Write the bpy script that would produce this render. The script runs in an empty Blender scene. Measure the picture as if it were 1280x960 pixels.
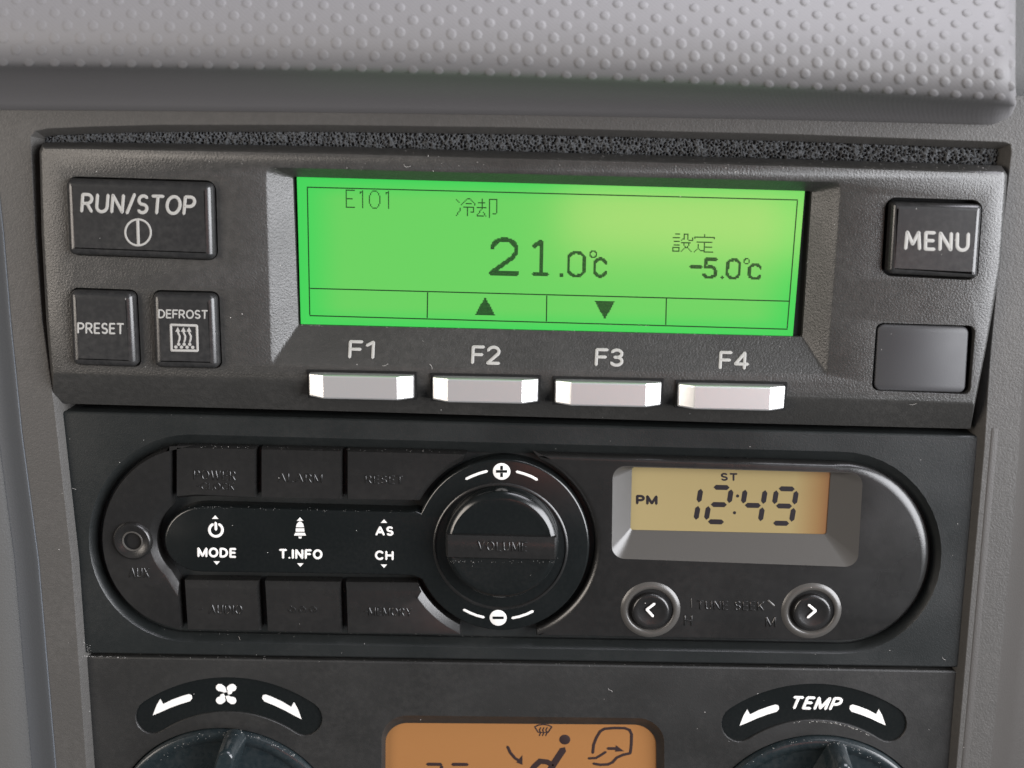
import bpy, bmesh, math, random
from mathutils import Vector, Matrix, noise
from mathutils.geometry import tessellate_polygon
random.seed(7)
SC = bpy.context.scene
COL = SC.collection
MM = 0.001
# ------------------------------------------------------------------ camera (millimetres: X right, Y into the dash, Z up)
CAM = Vector((5.602, -223.939, 64.018)); PITCH, YAW, ROLL = -0.245, 0.028, -0.014; FPX = 1500.0
RM = Matrix.Rotation(YAW, 3, 'Z') @ Matrix.Rotation(PITCH, 3, 'X') @ Matrix.Rotation(ROLL, 3, 'Y')
cd = bpy.data.cameras.new('camera'); cam = bpy.data.objects.new('camera', cd); COL.objects.link(cam)
r_, f_, u_ = RM.col[0], RM.col[1], RM.col[2]
mw = Matrix(((r_[0], u_[0], -f_[0], CAM[0]*MM), (r_[1], u_[1], -f_[1], CAM[1]*MM), (r_[2], u_[2], -f_[2], CAM[2]*MM), (0, 0, 0, 1)))
cam.matrix_world = mw
cd.sensor_width = 36; cd.lens = FPX/1280*36; cd.clip_start = 0.01; cd.clip_end = 50
cd.dof.use_dof = True; cd.dof.focus_distance = 0.236; cd.dof.aperture_fstop = 19
SC.camera = cam
SC.render.resolution_x, SC.render.resolution_y = 1024, 768
# ------------------------------------------------------------------ light: a cab lit by its side windows and windscreen
w = bpy.data.worlds.new("World"); SC.world = w; w.use_nodes = True
bg = w.node_tree.nodes['Background']; bg.inputs[0].default_value = (0.82, 0.9, 1.0, 1); bg.inputs[1].default_value = 0.09
def lamp(name, loc, target, sx, sy, power, col):
    l = bpy.data.lights.new(name, 'AREA'); l.shape = 'RECTANGLE'; l.size = sx; l.size_y = sy; l.energy = power; l.color = col
    o = bpy.data.objects.new(name, l); COL.objects.link(o); o.location = loc
    o.rotation_euler = (Vector(target)-Vector(loc)).to_track_quat('-Z', 'Y').to_euler()
    return o
lamp('right_window_light', (0.80, -0.57, 0.14), (0, 0, 0.02), 0.75, 0.80, 29.0, (0.95, 0.96, 1.0))
lamp('left_window_light', (-0.74, -0.58, 0.14), (0, 0, 0.0), 0.35, 0.65, 7.0, (1.0, 0.90, 0.80))
lamp('windscreen_light', (0.38, -0.02, 0.85), (0.02, 0, 0.06), 0.8, 0.5, 14.0, (0.93, 0.92, 1.0))
lamp('cab_rear_light', (0.165, -1.0, -0.068), (0.03, 0, 0.04), 0.29, 0.065, 0.23, (1.0, 0.33, 0.24))
SC.view_settings.view_transform = 'Standard'; SC.view_settings.look = 'None'
SC.view_settings.exposure = 0.12; SC.view_settings.gamma = 1.0
# ------------------------------------------------------------------ geometry helpers
def at(px, py, Y=0.0):
    d = RM @ Vector(((px-640)/FPX, 1.0, -(py-480)/FPX))
    t = (Y-CAM[1])/d[1]
    return Vector((CAM[0]+d[0]*t, Y, CAM[2]+d[2]*t))
def ats(pts, Y): return [at(p[0], p[1], (p[2] if len(p) > 2 else Y)) for p in pts]
def pe(cx, cy, rx, ry, a0, a1, n):
    return [(cx+rx*math.cos(math.radians(a0+(a1-a0)*i/n)), cy-ry*math.sin(math.radians(a0+(a1-a0)*i/n))) for i in range(n+1)]
def rnd(c, r, n=6):
    """round the corners of a 3D polygon (bezier fillets)"""
    out = []; m = len(c); rs = r if isinstance(r, (list, tuple)) else [r]*m
    for i in range(m):
        p, a, b = c[i], c[i-1], c[(i+1) % m]; rr = rs[i]
        if rr <= 0: out.append(p.copy()); continue
        da = (a-p); db = (b-p); pa = p+da.normalized()*min(rr, da.length*.49); pb = p+db.normalized()*min(rr, db.length*.49)
        k = 0.5523; ca = pa.lerp(p, k); cb = pb.lerp(p, k)
        for j in range(n+1):
            t = j/n; out.append(pa*(1-t)**3+ca*3*t*(1-t)**2+cb*3*t*t*(1-t)+pb*t**3)
    return out
def area(p): return sum(p[i-1].x*p[i].z-p[i].x*p[i-1].z for i in range(len(p)))/2
def inset(poly, d):
    """inset polygon (XZ plane) by per-edge distances d[i] on the edge i -> i+1"""
    m = len(poly); s = 1 if area(poly) > 0 else -1; out = []
    for i in range(m):
        p = poly[i]; e0 = p-poly[i-1]; e1 = poly[(i+1) % m]-p
        n0 = Vector((-e0.z, 0, e0.x)).normalized()*s; n1 = Vector((-e1.z, 0, e1.x)).normalized()*s
        d0, d1 = d[i-1], d[i]
        det = n0.x*n1.z-n0.z*n1.x
        if abs(det) < 0.12: q = p+(n0+n1).normalized()*((d0+d1)/2)
        else: q = p+Vector(((d0*n1.z-d1*n0.z)/det, 0, (n0.x*d1-n1.x*d0)/det))
        out.append(q)
    return out
def setY(p, Y): return [Vector((v.x, Y, v.z)) for v in p]
class MB:
    def __init__(s): s.v = []; s.f = []
    def add(s, pts): i = len(s.v); s.v += [Vector(p) for p in pts]; return list(range(i, i+len(pts)))
    def loft(s, rings, close=True):
        ids = [s.add(r) for r in rings]
        for a, b in zip(ids, ids[1:]):
            n = len(a)
            for i in range(n if close else n-1): s.f.append((a[i], a[(i+1) % n], b[(i+1) % n], b[i]))
        return ids
    def cap(s, outer, holes=()):
        """fill polygon (lists of points) with holes"""
        loops = [outer]+list(holes); base = len(s.v)
        for l in loops: s.add(l)
        for t in tessellate_polygon([[Vector((p.x, p.z, 0)) for p in l] for l in loops]): s.f.append(tuple(base+i for i in t))
    def slab(s, poly, yb, yf, d=0.4, wd=0.25, prof=((0, 1), (.08, .8), (.5, .36), (.9, .08), (1.02, 0)), holes=()):
        m = len(poly); ww = wd if isinstance(wd, (list, tuple)) else [wd]*m
        rings = [setY(poly, yb)]
        for a, b in prof: rings.append(setY(inset(poly, [x*a for x in ww]), yf+d*b))
        s.loft(rings); s.cap(rings[-1], holes)
        return rings
    def quad(s, a, b, c, d): s.f.append(tuple(s.add((a, b, c, d))))
    def box(s, x0, x1, y0, y1, z0, z1):
        i = s.add([(x, y, z) for x in (x0, x1) for y in (y0, y1) for z in (z0, z1)])
        for f in ((0, 1, 3, 2), (4, 6, 7, 5), (0, 4, 5, 1), (2, 3, 7, 6), (0, 2, 6, 4), (1, 5, 7, 3)): s.f.append(tuple(i[k] for k in f))
    def lathe(s, c, prof, n=96, a0=0, a1=360):
        """rings about the Y axis through c; prof = [(r, Y)]"""
        full = a1-a0 >= 360
        rings = []
        for r, Y in prof:
            if r <= 1e-6: r = 1e-3
            rings.append([Vector((c.x+r*math.cos(math.radians(a0+(a1-a0)*i/n)), Y, c.z+r*math.sin(math.radians(a0+(a1-a0)*i/n)))) for i in range(n if full else n+1)])
        s.loft(rings, full)
    def stroke(s, pts, wd, h=0.05, Y=None, lift=0.0, N=Vector((0, -1, 0))):
        lift = lift or (0.04 if N.y > -.99 else 0)
        """raised half-round line through 3D points lying on a plane Y=const; wd in mm"""
        P = [Vector(p) for p in pts]; r = wd/2; K = 5
        prof = [(math.cos(math.pi*j/(K))*r, math.sin(math.pi*j/K)*h) for j in range(K+1)]
        n = len(P); closed = (P[0]-P[-1]).length < 1e-4
        rings = []
        for i in range(n):
            if closed: a = P[i-1] if i else P[-2]; b = P[(i+1)] if i < n-1 else P[1]
            else: a = P[max(i-1, 0)]; b = P[min(i+1, n-1)]
            t = (b-a); t -= N*t.dot(N); t.normalize(); nn = N.cross(t)
            mi = 1.0
            if (0 < i < n-1):
                t1 = (P[i]-P[i-1]).normalized(); mi = 1/max(.6, abs(t1.dot(t)))
            rings.append([P[i]+nn*(o*mi)+N*(q+lift) for o, q in prof])
        s.loft(rings, False)
        if not closed:
            for e, sg in ((0, -1), (n-1, 1)):
                t = (P[1]-P[0] if e == 0 else P[-1]-P[-2]); t -= N*t.dot(N); t.normalize(); t *= sg; nn = N.cross(t); M = 4; rr = []
                for k in range(M+1):
                    an = math.pi/2*k/M
                    rr.append([P[e]+nn*(o*math.cos(an))+t*(r*math.sin(an)*(1 if h == 0 else 1)*q/h)*.98+N*(q*(1-.5*math.sin(an))+lift) for o, q in prof])
                s.loft(rr, False)
    def disc(s, c, r, h=0.04, n=24, lift=0.0):
        s.lathe(c, [(r, c.y-lift), (r*.94, c.y-h-lift), (0, c.y-h-lift)], n)
WPOS = {}
def obj(name, mb, mat, parent=None, angle=32, flat=False, kind=None):
    me = bpy.data.meshes.new(name)
    lo = Vector([min(v[k] for v in mb.v) for k in range(3)]); hi = Vector([max(v[k] for v in mb.v) for k in range(3)]); c = (lo+hi)/2*MM
    me.from_pydata([(v*MM-c)[:] for v in mb.v], [], mb.f)
    bm = bmesh.new(); bm.from_mesh(me); bmesh.ops.remove_doubles(bm, verts=bm.verts, dist=2e-6)
    bmesh.ops.recalc_face_normals(bm, faces=bm.faces); bm.to_mesh(me); bm.free()
    for m in (mat if isinstance(mat, (list, tuple)) else [mat]): me.materials.append(m)
    if not flat:
        me.shade_smooth(); me.set_sharp_from_angle(angle=math.radians(angle))
    o = bpy.data.objects.new(name, me); COL.objects.link(o)
    if parent is not None: o.parent = parent; o.location = c-WPOS[parent.name]
    else: o.location = c
    WPOS[o.name] = c
    if kind: o['kind'] = kind
    return o
def thing(name, label, cat, loc):
    o = bpy.data.objects.new(name, None); COL.objects.link(o); o.location = Vector(loc)*MM; o.empty_display_size = 0.01
    o['label'] = label; o['category'] = cat; WPOS[o.name] = Vector(loc)*MM
    return o
# ------------------------------------------------------------------ materials
def mat(name, col, rough=0.5, spec=0.5, metal=0.0, grain=None, bump=0.0, coat=0.0, mott=0.0, dust=0.0, dustscale=900, sheen=0):
    m = bpy.data.materials.new(name); m.use_nodes = True; nt = m.node_tree; N = nt.nodes; L = nt.links; b = N['Principled BSDF']
    b.inputs['Base Color'].default_value = (*col, 1); b.inputs['Roughness'].default_value = rough; b.inputs['Metallic'].default_value = metal
    b.inputs['Specular IOR Level'].default_value = spec; b.inputs['Coat Weight'].default_value = coat; b.inputs['Coat Roughness'].default_value = .12
    tc = N.new('ShaderNodeTexCoord')
    if grain:
        n1 = N.new('ShaderNodeTexNoise'); n1.inputs['Scale'].default_value = grain; n1.inputs['Detail'].default_value = 3; n1.inputs['Roughness'].default_value = .55
        L.new(tc.outputs['Object'], n1.inputs['Vector'])
        bp = N.new('ShaderNodeBump'); bp.inputs['Strength'].default_value = bump; bp.inputs['Distance'].default_value = 0.00025
        L.new(n1.outputs['Fac'], bp.inputs['Height']); L.new(bp.outputs['Normal'], b.inputs['Normal'])
    cur = None
    if mott:
        n2 = N.new('ShaderNodeTexNoise'); n2.inputs['Scale'].default_value = 60; n2.inputs['Detail'].default_value = 6; L.new(tc.outputs['Object'], n2.inputs['Vector'])
        mr = N.new('ShaderNodeMapRange'); mr.inputs['From Min'].default_value = .3; mr.inputs['From Max'].default_value = .7
        mr.inputs['To Min'].default_value = rough-mott; mr.inputs['To Max'].default_value = rough+mott
        L.new(n2.outputs['Fac'], mr.inputs['Value']); L.new(mr.outputs['Result'], b.inputs['Roughness'])
    if dust:
        n3 = N.new('ShaderNodeTexNoise'); n3.inputs['Scale'].default_value = dustscale; n3.inputs['Detail'].default_value = 2; L.new(tc.outputs['Object'], n3.inputs['Vector'])
        n4 = N.new('ShaderNodeTexNoise'); n4.inputs['Scale'].default_value = 45; n4.inputs['Detail'].default_value = 5; L.new(tc.outputs['Object'], n4.inputs['Vector'])
        mu = N.new('ShaderNodeMath'); mu.operation = 'MULTIPLY'; L.new(n3.outputs['Fac'], mu.inputs[0]); L.new(n4.outputs['Fac'], mu.inputs[1])
        m2 = N.new('ShaderNodeMapRange'); m2.inputs['From Min'].default_value = .2; m2.inputs['From Max'].default_value = .42; m2.inputs['To Max'].default_value = dust
        L.new(mu.outputs[0], m2.inputs['Value'])
        mx = N.new('ShaderNodeMix'); mx.data_type = 'RGBA'; mx.inputs['A'].default_value = (*col, 1); mx.inputs['B'].default_value = (.35, .33, .31, 1)
        L.new(m2.outputs['Result'], mx.inputs['Factor']); L.new(mx.outputs['Result'], b.inputs['Base Color'])
    return m
M_face = mat('grained_charcoal_plastic', (.025, .0245, .023), .37, .5, grain=2600, bump=.38, dust=.03, mott=.06)
M_key = mat('satin_charcoal_key', (.016, .016, .016), .26, .5, grain=5000, bump=.05, dust=.03)
M_print = mat('pale_grey_print', (.27, .265, .25), .6, .3)
M_white = mat('white_print', (.56, .55, .53), .55, .3)
M_silver = mat('silver_painted_plastic', (.74, .74, .73), .34, .5, metal=.85, grain=6000, bump=.04)
M_radio = mat('black_radio_plastic', (.0085, .0100, .0100), .38, .45, grain=3800, bump=.14, dust=.008, mott=.07)
M_rkey = mat('black_button_plastic', (.0095, .0093, .0090), .28, .5, grain=4200, bump=.07, dust=.008, mott=.06)
M_gloss = mat('gloss_black_plastic', (.0045, .0055, .0055), .22, .5, dust=.006, mott=.08, dustscale=1500)
M_black = mat('deep_black_gap', (.004, .004, .004), .7, .2)
M_bezel = mat('satin_grey_bezel', (.050, .047, .043), .29, .5, grain=5000, bump=.05)
M_heater = mat('worn_black_panel', (.0125, .0125, .012), .44, .45, grain=3600, bump=.14, dust=.015, mott=.08)
M_trim = mat('soft_grey_trim', (.046, .044, .041), .48, .45, grain=2600, bump=.3, dust=.03)
M_flank = mat('dash_flank_plastic', (.065, .065, .063), .55, .4, grain=2600, bump=.25)
M_knob = mat('smoky_knob_plastic', (.010, .015, .017), .22, .5, dust=.03)
M_dust = mat('dust_flecks', (.40, .385, .365), .9, .2)
M_amber = mat('amber_display', (.36, .25, .1), .3, .4)
M_orange = mat('orange_display', (.205, .095, .033), .32, .4)
M_seg = mat('display_segment', (.012, .010, .012), .35, .4)
M_icon = mat('display_icon', (.020, .012, .012), .4, .4)
# pad: diagonal weave bump
M_pad = mat('embossed_grey_pad', (.118, .115, .116), .55, .35)
nt = M_pad.node_tree; N = nt.nodes; L = nt.links; tc = [n for n in N if n.type == 'TEX_COORD'][0]
hs = []
for a in (.9, -.9):
    mp = N.new('ShaderNodeMapping'); mp.inputs['Rotation'].default_value = (0, a, 0); L.new(tc.outputs['Object'], mp.inputs['Vector'])
    wv = N.new('ShaderNodeTexWave'); wv.wave_type = 'BANDS'; wv.bands_direction = 'X'; wv.inputs['Scale'].default_value = 620; wv.inputs['Distortion'].default_value = .3
    L.new(mp.outputs['Vector'], wv.inputs['Vector']); hs.append(wv)
ad = N.new('ShaderNodeMath'); ad.operation = 'ADD'; L.new(hs[0].outputs['Fac'], ad.inputs[0]); L.new(hs[1].outputs['Fac'], ad.inputs[1])
bp = N.new('ShaderNodeBump'); bp.inputs['Strength'].default_value = .07; bp.inputs['Distance'].default_value = .0001; L.new(ad.outputs[0], bp.inputs['Height'])
L.new(bp.outputs['Normal'], N['Principled BSDF'].inputs['Normal'])
# foam
M_foam = mat('porous_grey_foam', (.048, .050, .052), .8, .3)
# backlit green screen
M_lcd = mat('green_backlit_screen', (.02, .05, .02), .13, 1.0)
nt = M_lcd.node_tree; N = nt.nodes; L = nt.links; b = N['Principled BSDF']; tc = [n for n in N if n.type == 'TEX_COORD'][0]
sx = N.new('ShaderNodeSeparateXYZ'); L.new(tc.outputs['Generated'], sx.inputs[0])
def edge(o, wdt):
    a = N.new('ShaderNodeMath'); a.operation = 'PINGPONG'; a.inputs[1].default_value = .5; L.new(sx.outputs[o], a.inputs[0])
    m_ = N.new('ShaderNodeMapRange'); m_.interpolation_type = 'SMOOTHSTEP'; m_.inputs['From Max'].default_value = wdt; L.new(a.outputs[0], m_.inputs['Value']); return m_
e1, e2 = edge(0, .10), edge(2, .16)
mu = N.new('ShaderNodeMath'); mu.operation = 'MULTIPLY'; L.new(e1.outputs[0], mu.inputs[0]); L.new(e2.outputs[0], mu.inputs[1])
mx = N.new('ShaderNodeMix'); mx.data_type = 'RGBA'; mx.inputs['A'].default_value = (.022, .52, .06, 1); mx.inputs['B'].default_value = (.100, .50, .072, 1)  # backlight falls off at edges; redder centre has the reflections' wash painted in
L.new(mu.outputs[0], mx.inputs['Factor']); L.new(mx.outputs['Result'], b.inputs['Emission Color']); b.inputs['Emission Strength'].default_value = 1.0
M_dot = mat('screen_dots', (.006, .015, .006), .25, .3)
b = M_dot.node_tree.nodes['Principled BSDF']; b.inputs['Emission Color'].default_value = (.006, .03, .008, 1); b.inputs['Emission Strength'].default_value = 1
# ------------------------------------------------------------------ lettering helpers
def arc(cx, cy, rx, ry, a0, a1, n=10): return [(cx+rx*math.cos(math.radians(a0+(a1-a0)*i/n)), cy+ry*math.sin(math.radians(a0+(a1-a0)*i/n))) for i in range(n+1)]
GL = {
 'R': (.60, [[(0, 0), (0, 1)], [(0, 1)]+arc(.28, .735, .27, .265, 90, -90)+[(0, .47)], [(.28, .47), (.58, 0)]]),
 'U': (.64, [[(0, 1)]+arc(.31, .32, .31, .32, 180, 360)+[(.62, 1)]]),
 'N': (.64, [[(0, 0), (0, 1)], [(0, 1), (.62, 0)], [(.62, 0), (.62, 1)]]),
 '/': (.36, [[(0, -.04), (.36, 1.08)]]),
 'S': (.54, [arc(.27, .745, .255, .255, 35, 270)+arc(.27, .245, .255, .245, 90, -150)[1:]]),
 'T': (.62, [[(0, 1), (.62, 1)], [(.31, 1), (.31, 0)]]),
 'O': (.76, [arc(.38, .5, .38, .5, 0, 360, 28)]),
 'P': (.58, [[(0, 0), (0, 1)], [(0, 1)]+arc(.29, .72, .28, .28, 90, -90)+[(0, .44)]]),
 'E': (.50, [[(0, 0), (0, 1)], [(0, 1), (.50, 1)], [(0, .52), (.45, .52)], [(0, 0), (.50, 0)]]),
 'D': (.66, [[(0, 0), (0, 1)], [(0, 1)]+arc(.22, .5, .42, .5, 90, -90, 14)+[(0, 0)]]),
 'F': (.50, [[(0, 0), (0, 1)], [(0, 1), (.52, 1)], [(0, .52), (.46, .52)]]),
 'M': (.80, [[(0, 0), (.07, 1)], [(.07, 1), (.40, .28)], [(.40, .28), (.73, 1)], [(.73, 1), (.80, 0)]]),
 '1': (.30, [[(.0, .78), (.28, 1)], [(.28, 1), (.28, 0)]]),
 '2': (.56, [arc(.27, .72, .27, .28, 165, -25, 12)+[(0, 0)], [(0, 0), (.56, 0)]]),
 '3': (.54, [arc(.25, .755, .25, .245, 155, -85, 12), arc(.25, .26, .27, .26, 85, -155, 12), [(.15, .52), (.27, .52)]]),
 'm': (.80, [[(0, 0), (0, 1)], [(0, 1), (.40, .05)], [(.40, .05), (.80, 1)], [(.80, 1), (.80, 0)]]),
 'A': (.74, [[(0, 0), (.37, 1)], [(.37, 1), (.74, 0)], [(.13, .32), (.61, .32)]]),
 'C': (.68, [arc(.37, .5, .37, .5, 42, 318, 20)]),
 'H': (.62, [[(0, 0), (0, 1)], [(.62, 0), (.62, 1)], [(0, .5), (.62, .5)]]),
 'I': (.01, [[(0, 0), (0, 1)]]), '.': (.01, [[(0, 0), (0.005, .02)]]), '-': (.3, [[(0, .48), (.3, .48)]]), ' ': (.25, []),
 'L': (.48, [[(0, 0), (0, 1)], [(0, 0), (.48, 0)]]),
 'W': (1.0, [[(0, 1), (.25, 0)], [(.25, 0), (.5, 1)], [(.5, 1), (.75, 0)], [(.75, 0), (1, 1)]]),
 'K': (.62, [[(0, 0), (0, 1)], [(0, .36), (.6, 1)], [(.22, .58), (.62, 0)]]),
 'X': (.62, [[(0, 0), (.62, 1)], [(0, 1), (.62, 0)]]),
 'V': (.68, [[(0, 1), (.34, 0)], [(.34, 0), (.68, 1)]]),
 'Y': (.66, [[(0, 1), (.33, .45)], [(.66, 1), (.33, .45)], [(.33, .45), (.33, 0)]]),
 '4': (.62, [[(.45, 0), (.45, 1)], [(.45, 1), (0, .28)], [(0, .28), (.62, .28)]]),
}
def quadmap(bl, br, tl, Y):
    a, b_, c = at(*bl, Y), at(*br, Y), at(*tl, Y)
    return lambda u, v: a+(b_-a)*u+(c-a)*v
def rounded_text(mb, s, bl, br, tl, Y, wd, gap=.22, h=.04):
    tot = sum(GL[c][0] for c in s)+gap*(len(s)-1); F = quadmap(bl, br, tl, Y); x = 0
    for c in s:
        for pl in GL[c][1]: mb.stroke([F((x+p[0])/tot, p[1]) for p in pl], wd, h)
        x += GL[c][0]+gap
def text(mb, s, bl, br, tl, Y, wr=.19, h=.05, gap=.34, shear=0.0):
    """grotesque capitals fitted to the box; wr = stroke width / cap height"""
    H = (at(*tl, Y)-at(*bl, Y)).length; W = (at(*br, Y)-at(*bl, Y)).length; wd = wr*H; s = s.replace('M', 'm')
    tot = sum(GL[c][0] for c in s)+gap*(len(s)-1); F0 = quadmap(bl, br, tl, Y); e, g = wr/2, wd/W/2; x = 0
    F = lambda u, v: F0(g+u*(1-2*g)+shear*H/W*(v-.5), e+v*(1-2*e))
    for c in s:
        for pl in GL[c][1]: mb.stroke([F((x+p[0])/tot, p[1]) for p in pl], wd, h)
        x += GL[c][0]+gap
def polyflat(mb, pts, Y, ext=.05):
    P = ats(pts, Y); T = setY(P, Y-ext); mb.loft([P, T]); mb.cap(T)
def lines(mb, pl, Y, wd, h=.04): mb.stroke(ats(pl, Y), wd, h)
# raster on a dot grid: set of (col,row) -> quads; o origin px, dx, dy px steps
def dots(mb, cells, o, dx, dy, Y, ext=0.0):
    rows = {}
    for c, r in cells: rows.setdefault(r, set()).add(c)
    for r, cs in rows.items():
        cs = sorted(cs); st = cs[0]; pv = st
        for c in cs[1:]+[None]:
            if c is None or c != pv+1:
                q = [(o[0]+dx[0]*a+dy[0]*b_, o[1]+dx[1]*a+dy[1]*b_) for a, b_ in ((st, r+.93), (pv+.96, r+.93), (pv+.96, r), (st, r))]
                mb.quad(*ats(q, Y))
                st = c
            pv = c
def raster(pls, th, n, m):
    out = set()
    for i in range(n):
        for j in range(m):
            x, y = i+.5, j+.5
            for pl in pls:
                for a, b_ in zip(pl, pl[1:]):
                    dx, dy = b_[0]-a[0], b_[1]-a[1]; t = max(0, min(1, ((x-a[0])*dx+(y-a[1])*dy)/max(dx*dx+dy*dy, 1e-9)))
                    if math.hypot(x-a[0]-dx*t, y-a[1]-dy*t) <= th/2: out.add((i, j))
    return out

# ================================================================== DASHBOARD (pad, trim frame, flanks)
dash = thing('dashboard', 'grey moulded lorry dashboard around the stacked units, its dimpled pad along the top', 'dashboard', (0, 20, -80))
# --- upper pad
def ylit(x): return 86+0.006*x+2.3e-5*x*x
def srow(x): return 15.6-1.1*(x/1280)**2
def padpt(x, v):
    """v: rows above the nose"""
    y = ylit(x)-6-srow(x)*v
    Y = -29.3+max(v, 0)*1.5+9.0*math.exp(-max(v, 0)*.42)+0.035*v*v
    return at(x, y, Y)
pad = MB()
XS = [-420+i*20 for i in range(0, 84)]+[1262, 1267, 1271, 1275, 1279, 1284, 1290, 1297, 1305, 1312]
rings = []
def padcol(x, sh=0):
    yb = 137+.004*x+9e-6*x*x; yl = ylit(x)
    if x > 1235: yb -= (x-1235)**2*.013
    col = [padpt(x, v) for v in (40, 30, 22, 17, 14, 11, 9, 7.5, 6.2, 5.2, 4.4, 3.7, 3.1, 2.5, 2, 1.5, 1.0, .6, .3, 0)]
    col += [at(x, yl-2, -18.6), at(x, yl+1, -17.0), at(x, yl+(yb-yl)*.12, -14.6), at(x, yl+(yb-yl)*.3, -11.4), at(x, yl+(yb-yl)*.58, -7.0), at(x, yl+(yb-yl)*.85, -3.6), at(x, yb, -2.1), at(x, yb+.6, -1.3)]
    return [p+Vector((0, sh, 0)) for p in col]
for x in XS: rings.append(padcol(x, max(0, (x-1255))**2*.006))
last = rings[-1]
for s_, ox in ((1.2, .5), (3.5, .9), (8, 1.1), (30, 1.2)): rings.append([p+Vector((ox, s_, 0)) for p in last])
pad.loft(rings, False)
# dimple domes follow the surface
def dome(x, v, r):
    p = padpt(x, v); tx = (padpt(x+4, v)-padpt(x-4, v)).normalized(); tv = (padpt(x, v+.2)-padpt(x, v-.2)).normalized()
    n = tx.cross(tv); n.normalize()
    if n.y > 0: n = -n
    sh = Vector((0, max(0, (x-1255))**2*.006, 0))
    R_ = []
    for rr, hh0 in ((1.12, -.03), (1.0, .04), (.86, .12), (.62, .175), (.3, .195), (.001, .2)):
        hh = hh0*max(.28, min(.8, .28+x/1900))
        R_.append([p+sh+tx*(math.cos(a*math.tau/14)*r*rr)+tv*(math.sin(a*math.tau/14)*r*rr)+n*hh for a in range(14)])
    pad.loft(R_)
cols = [644.0]
while cols[-1] < 1262: cols.append(cols[-1]+16-2.4*max(0, (cols[-1]-820)/440))
left = [644.0]
while left[-1] > -60: left.append(left[-1]-16)
allc = sorted(set(left[1:]+cols)); z0 = allc.index(644.0)
for i, x in enumerate(allc):
    for j in range(-1, 12):
        if (i-z0+j) % 2 == 0 and x < 1266:
            if j >= 0: dome(x, j+.15, .80)
obj('upper_pad', pad, M_pad, dash, 50)
# --- trim frame: face polygon with hole + chamfered lip
Yt = -1.5
hole = [(38, 170), (44, 163), (60, 160), (120, 157.5), (200, 155.5), (400, 155.5), (640, 158.5), (1000, 167.5), (1256, 177), (1264, 180), (1265, 190), (1252, 300), (1238, 450), (1231, 560), (1213, 760), (1196, 960), (1178, 1180), (123, 1160), (107, 950), (89, 700), (67, 505), (52, 400), (44, 300), (39, 200)]
H0 = ats(hole, Yt)
outer = [(-120, 120), (1400, 120), (1400, 200), (1292, 240), (1276, 520), (1268, 640), (1238, 960), (1222, 1200), (88, 1200), (69, 950), (48, 700), (27, 540), (13, 400), (4, 290), (-6, 200), (-120, 160)]
O0 = ats(outer, Yt)
tr = MB()
s_in = inset(H0, [.35]*len(H0))
tr.cap(O0, [H0])
lip = [H0, setY(inset(H0, [.12]*len(H0)), Yt+.06), setY(inset(H0, [1.25]*len(H0)), Yt+1.9), setY(inset(H0, [1.45]*len(H0)), Yt+2.6), setY(inset(H0, [1.5]*len(H0)), 8)]
tr.loft(lip)
obj('trim_frame', tr, M_trim, dash, 20)
# flanks: rounded edge then a band falling away and a broad face
def strip(name, cols_, m, ang=60):
    b = MB(); b.loft([ats(c, 0) for c in cols_], False); return obj(name, b, m, dash, ang)
Lrows = [(-6, 200), (4, 290), (13, 400), (27, 540), (48, 700), (69, 950), (88, 1200)]
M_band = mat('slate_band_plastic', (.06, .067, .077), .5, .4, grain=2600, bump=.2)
fl = MB()
fl.loft([[at(x+.6, y, Yt-.02) for x, y in Lrows], [at(x-.6, y, Yt-.22) for x, y in Lrows], [at(x-2.2, y, Yt-.1) for x, y in Lrows], [at(x-6, y, Yt+.6) for x, y in Lrows],
         [at(x-14, y, Yt+2.2) for x, y in Lrows], [at(x-24, y, Yt+3.6) for x, y in Lrows], [at(x-31, y, Yt+3.9) for x, y in Lrows]], False)
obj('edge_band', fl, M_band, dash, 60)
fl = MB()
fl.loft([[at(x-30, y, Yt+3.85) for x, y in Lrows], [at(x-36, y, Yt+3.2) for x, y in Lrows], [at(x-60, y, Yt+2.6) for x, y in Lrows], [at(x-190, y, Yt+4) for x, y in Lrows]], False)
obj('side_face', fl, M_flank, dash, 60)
Rrows = [(1292, 240), (1276, 520), (1268, 640), (1238, 960), (1222, 1200)]
Rrows = [(1400, 120), (1298, 200)]+Rrows
fl = MB()
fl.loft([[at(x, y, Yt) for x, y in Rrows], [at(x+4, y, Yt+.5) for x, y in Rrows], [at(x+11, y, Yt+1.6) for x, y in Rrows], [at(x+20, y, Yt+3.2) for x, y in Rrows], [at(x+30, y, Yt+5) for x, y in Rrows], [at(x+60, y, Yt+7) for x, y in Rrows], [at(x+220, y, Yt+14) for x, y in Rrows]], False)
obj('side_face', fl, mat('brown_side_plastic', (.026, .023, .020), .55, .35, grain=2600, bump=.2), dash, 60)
# raised thin bead along the right inner lip
fl = MB(); rr_ = [(1239, 535), (1219, 760), (1201, 960), (1184, 1180)]
fl.loft([[at(x+a, y, Yt-b_) for x, y in rr_] for a, b_ in ((0, -.02), (.8, .04), (2, .09), (5, .06), (8, .03), (10, -.02))], False)
obj('lip_bead', fl, mat('reddish_lip_plastic', (.044, .041, .038), .48, .45, grain=2600, bump=.2), dash, 60)
bk = MB(); bk.quad(*ats([(1230, 300), (1700, 300), (1700, -400), (1230, -400)], 9)); obj('side_backing', bk, M_flank, dash)
bk = MB(); bk.quad(*ats([(-20, 1250), (1330, 1250), (1330, 150), (-20, 150)], 7.9)); obj('inner_backing', bk, M_black, dash)

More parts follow.
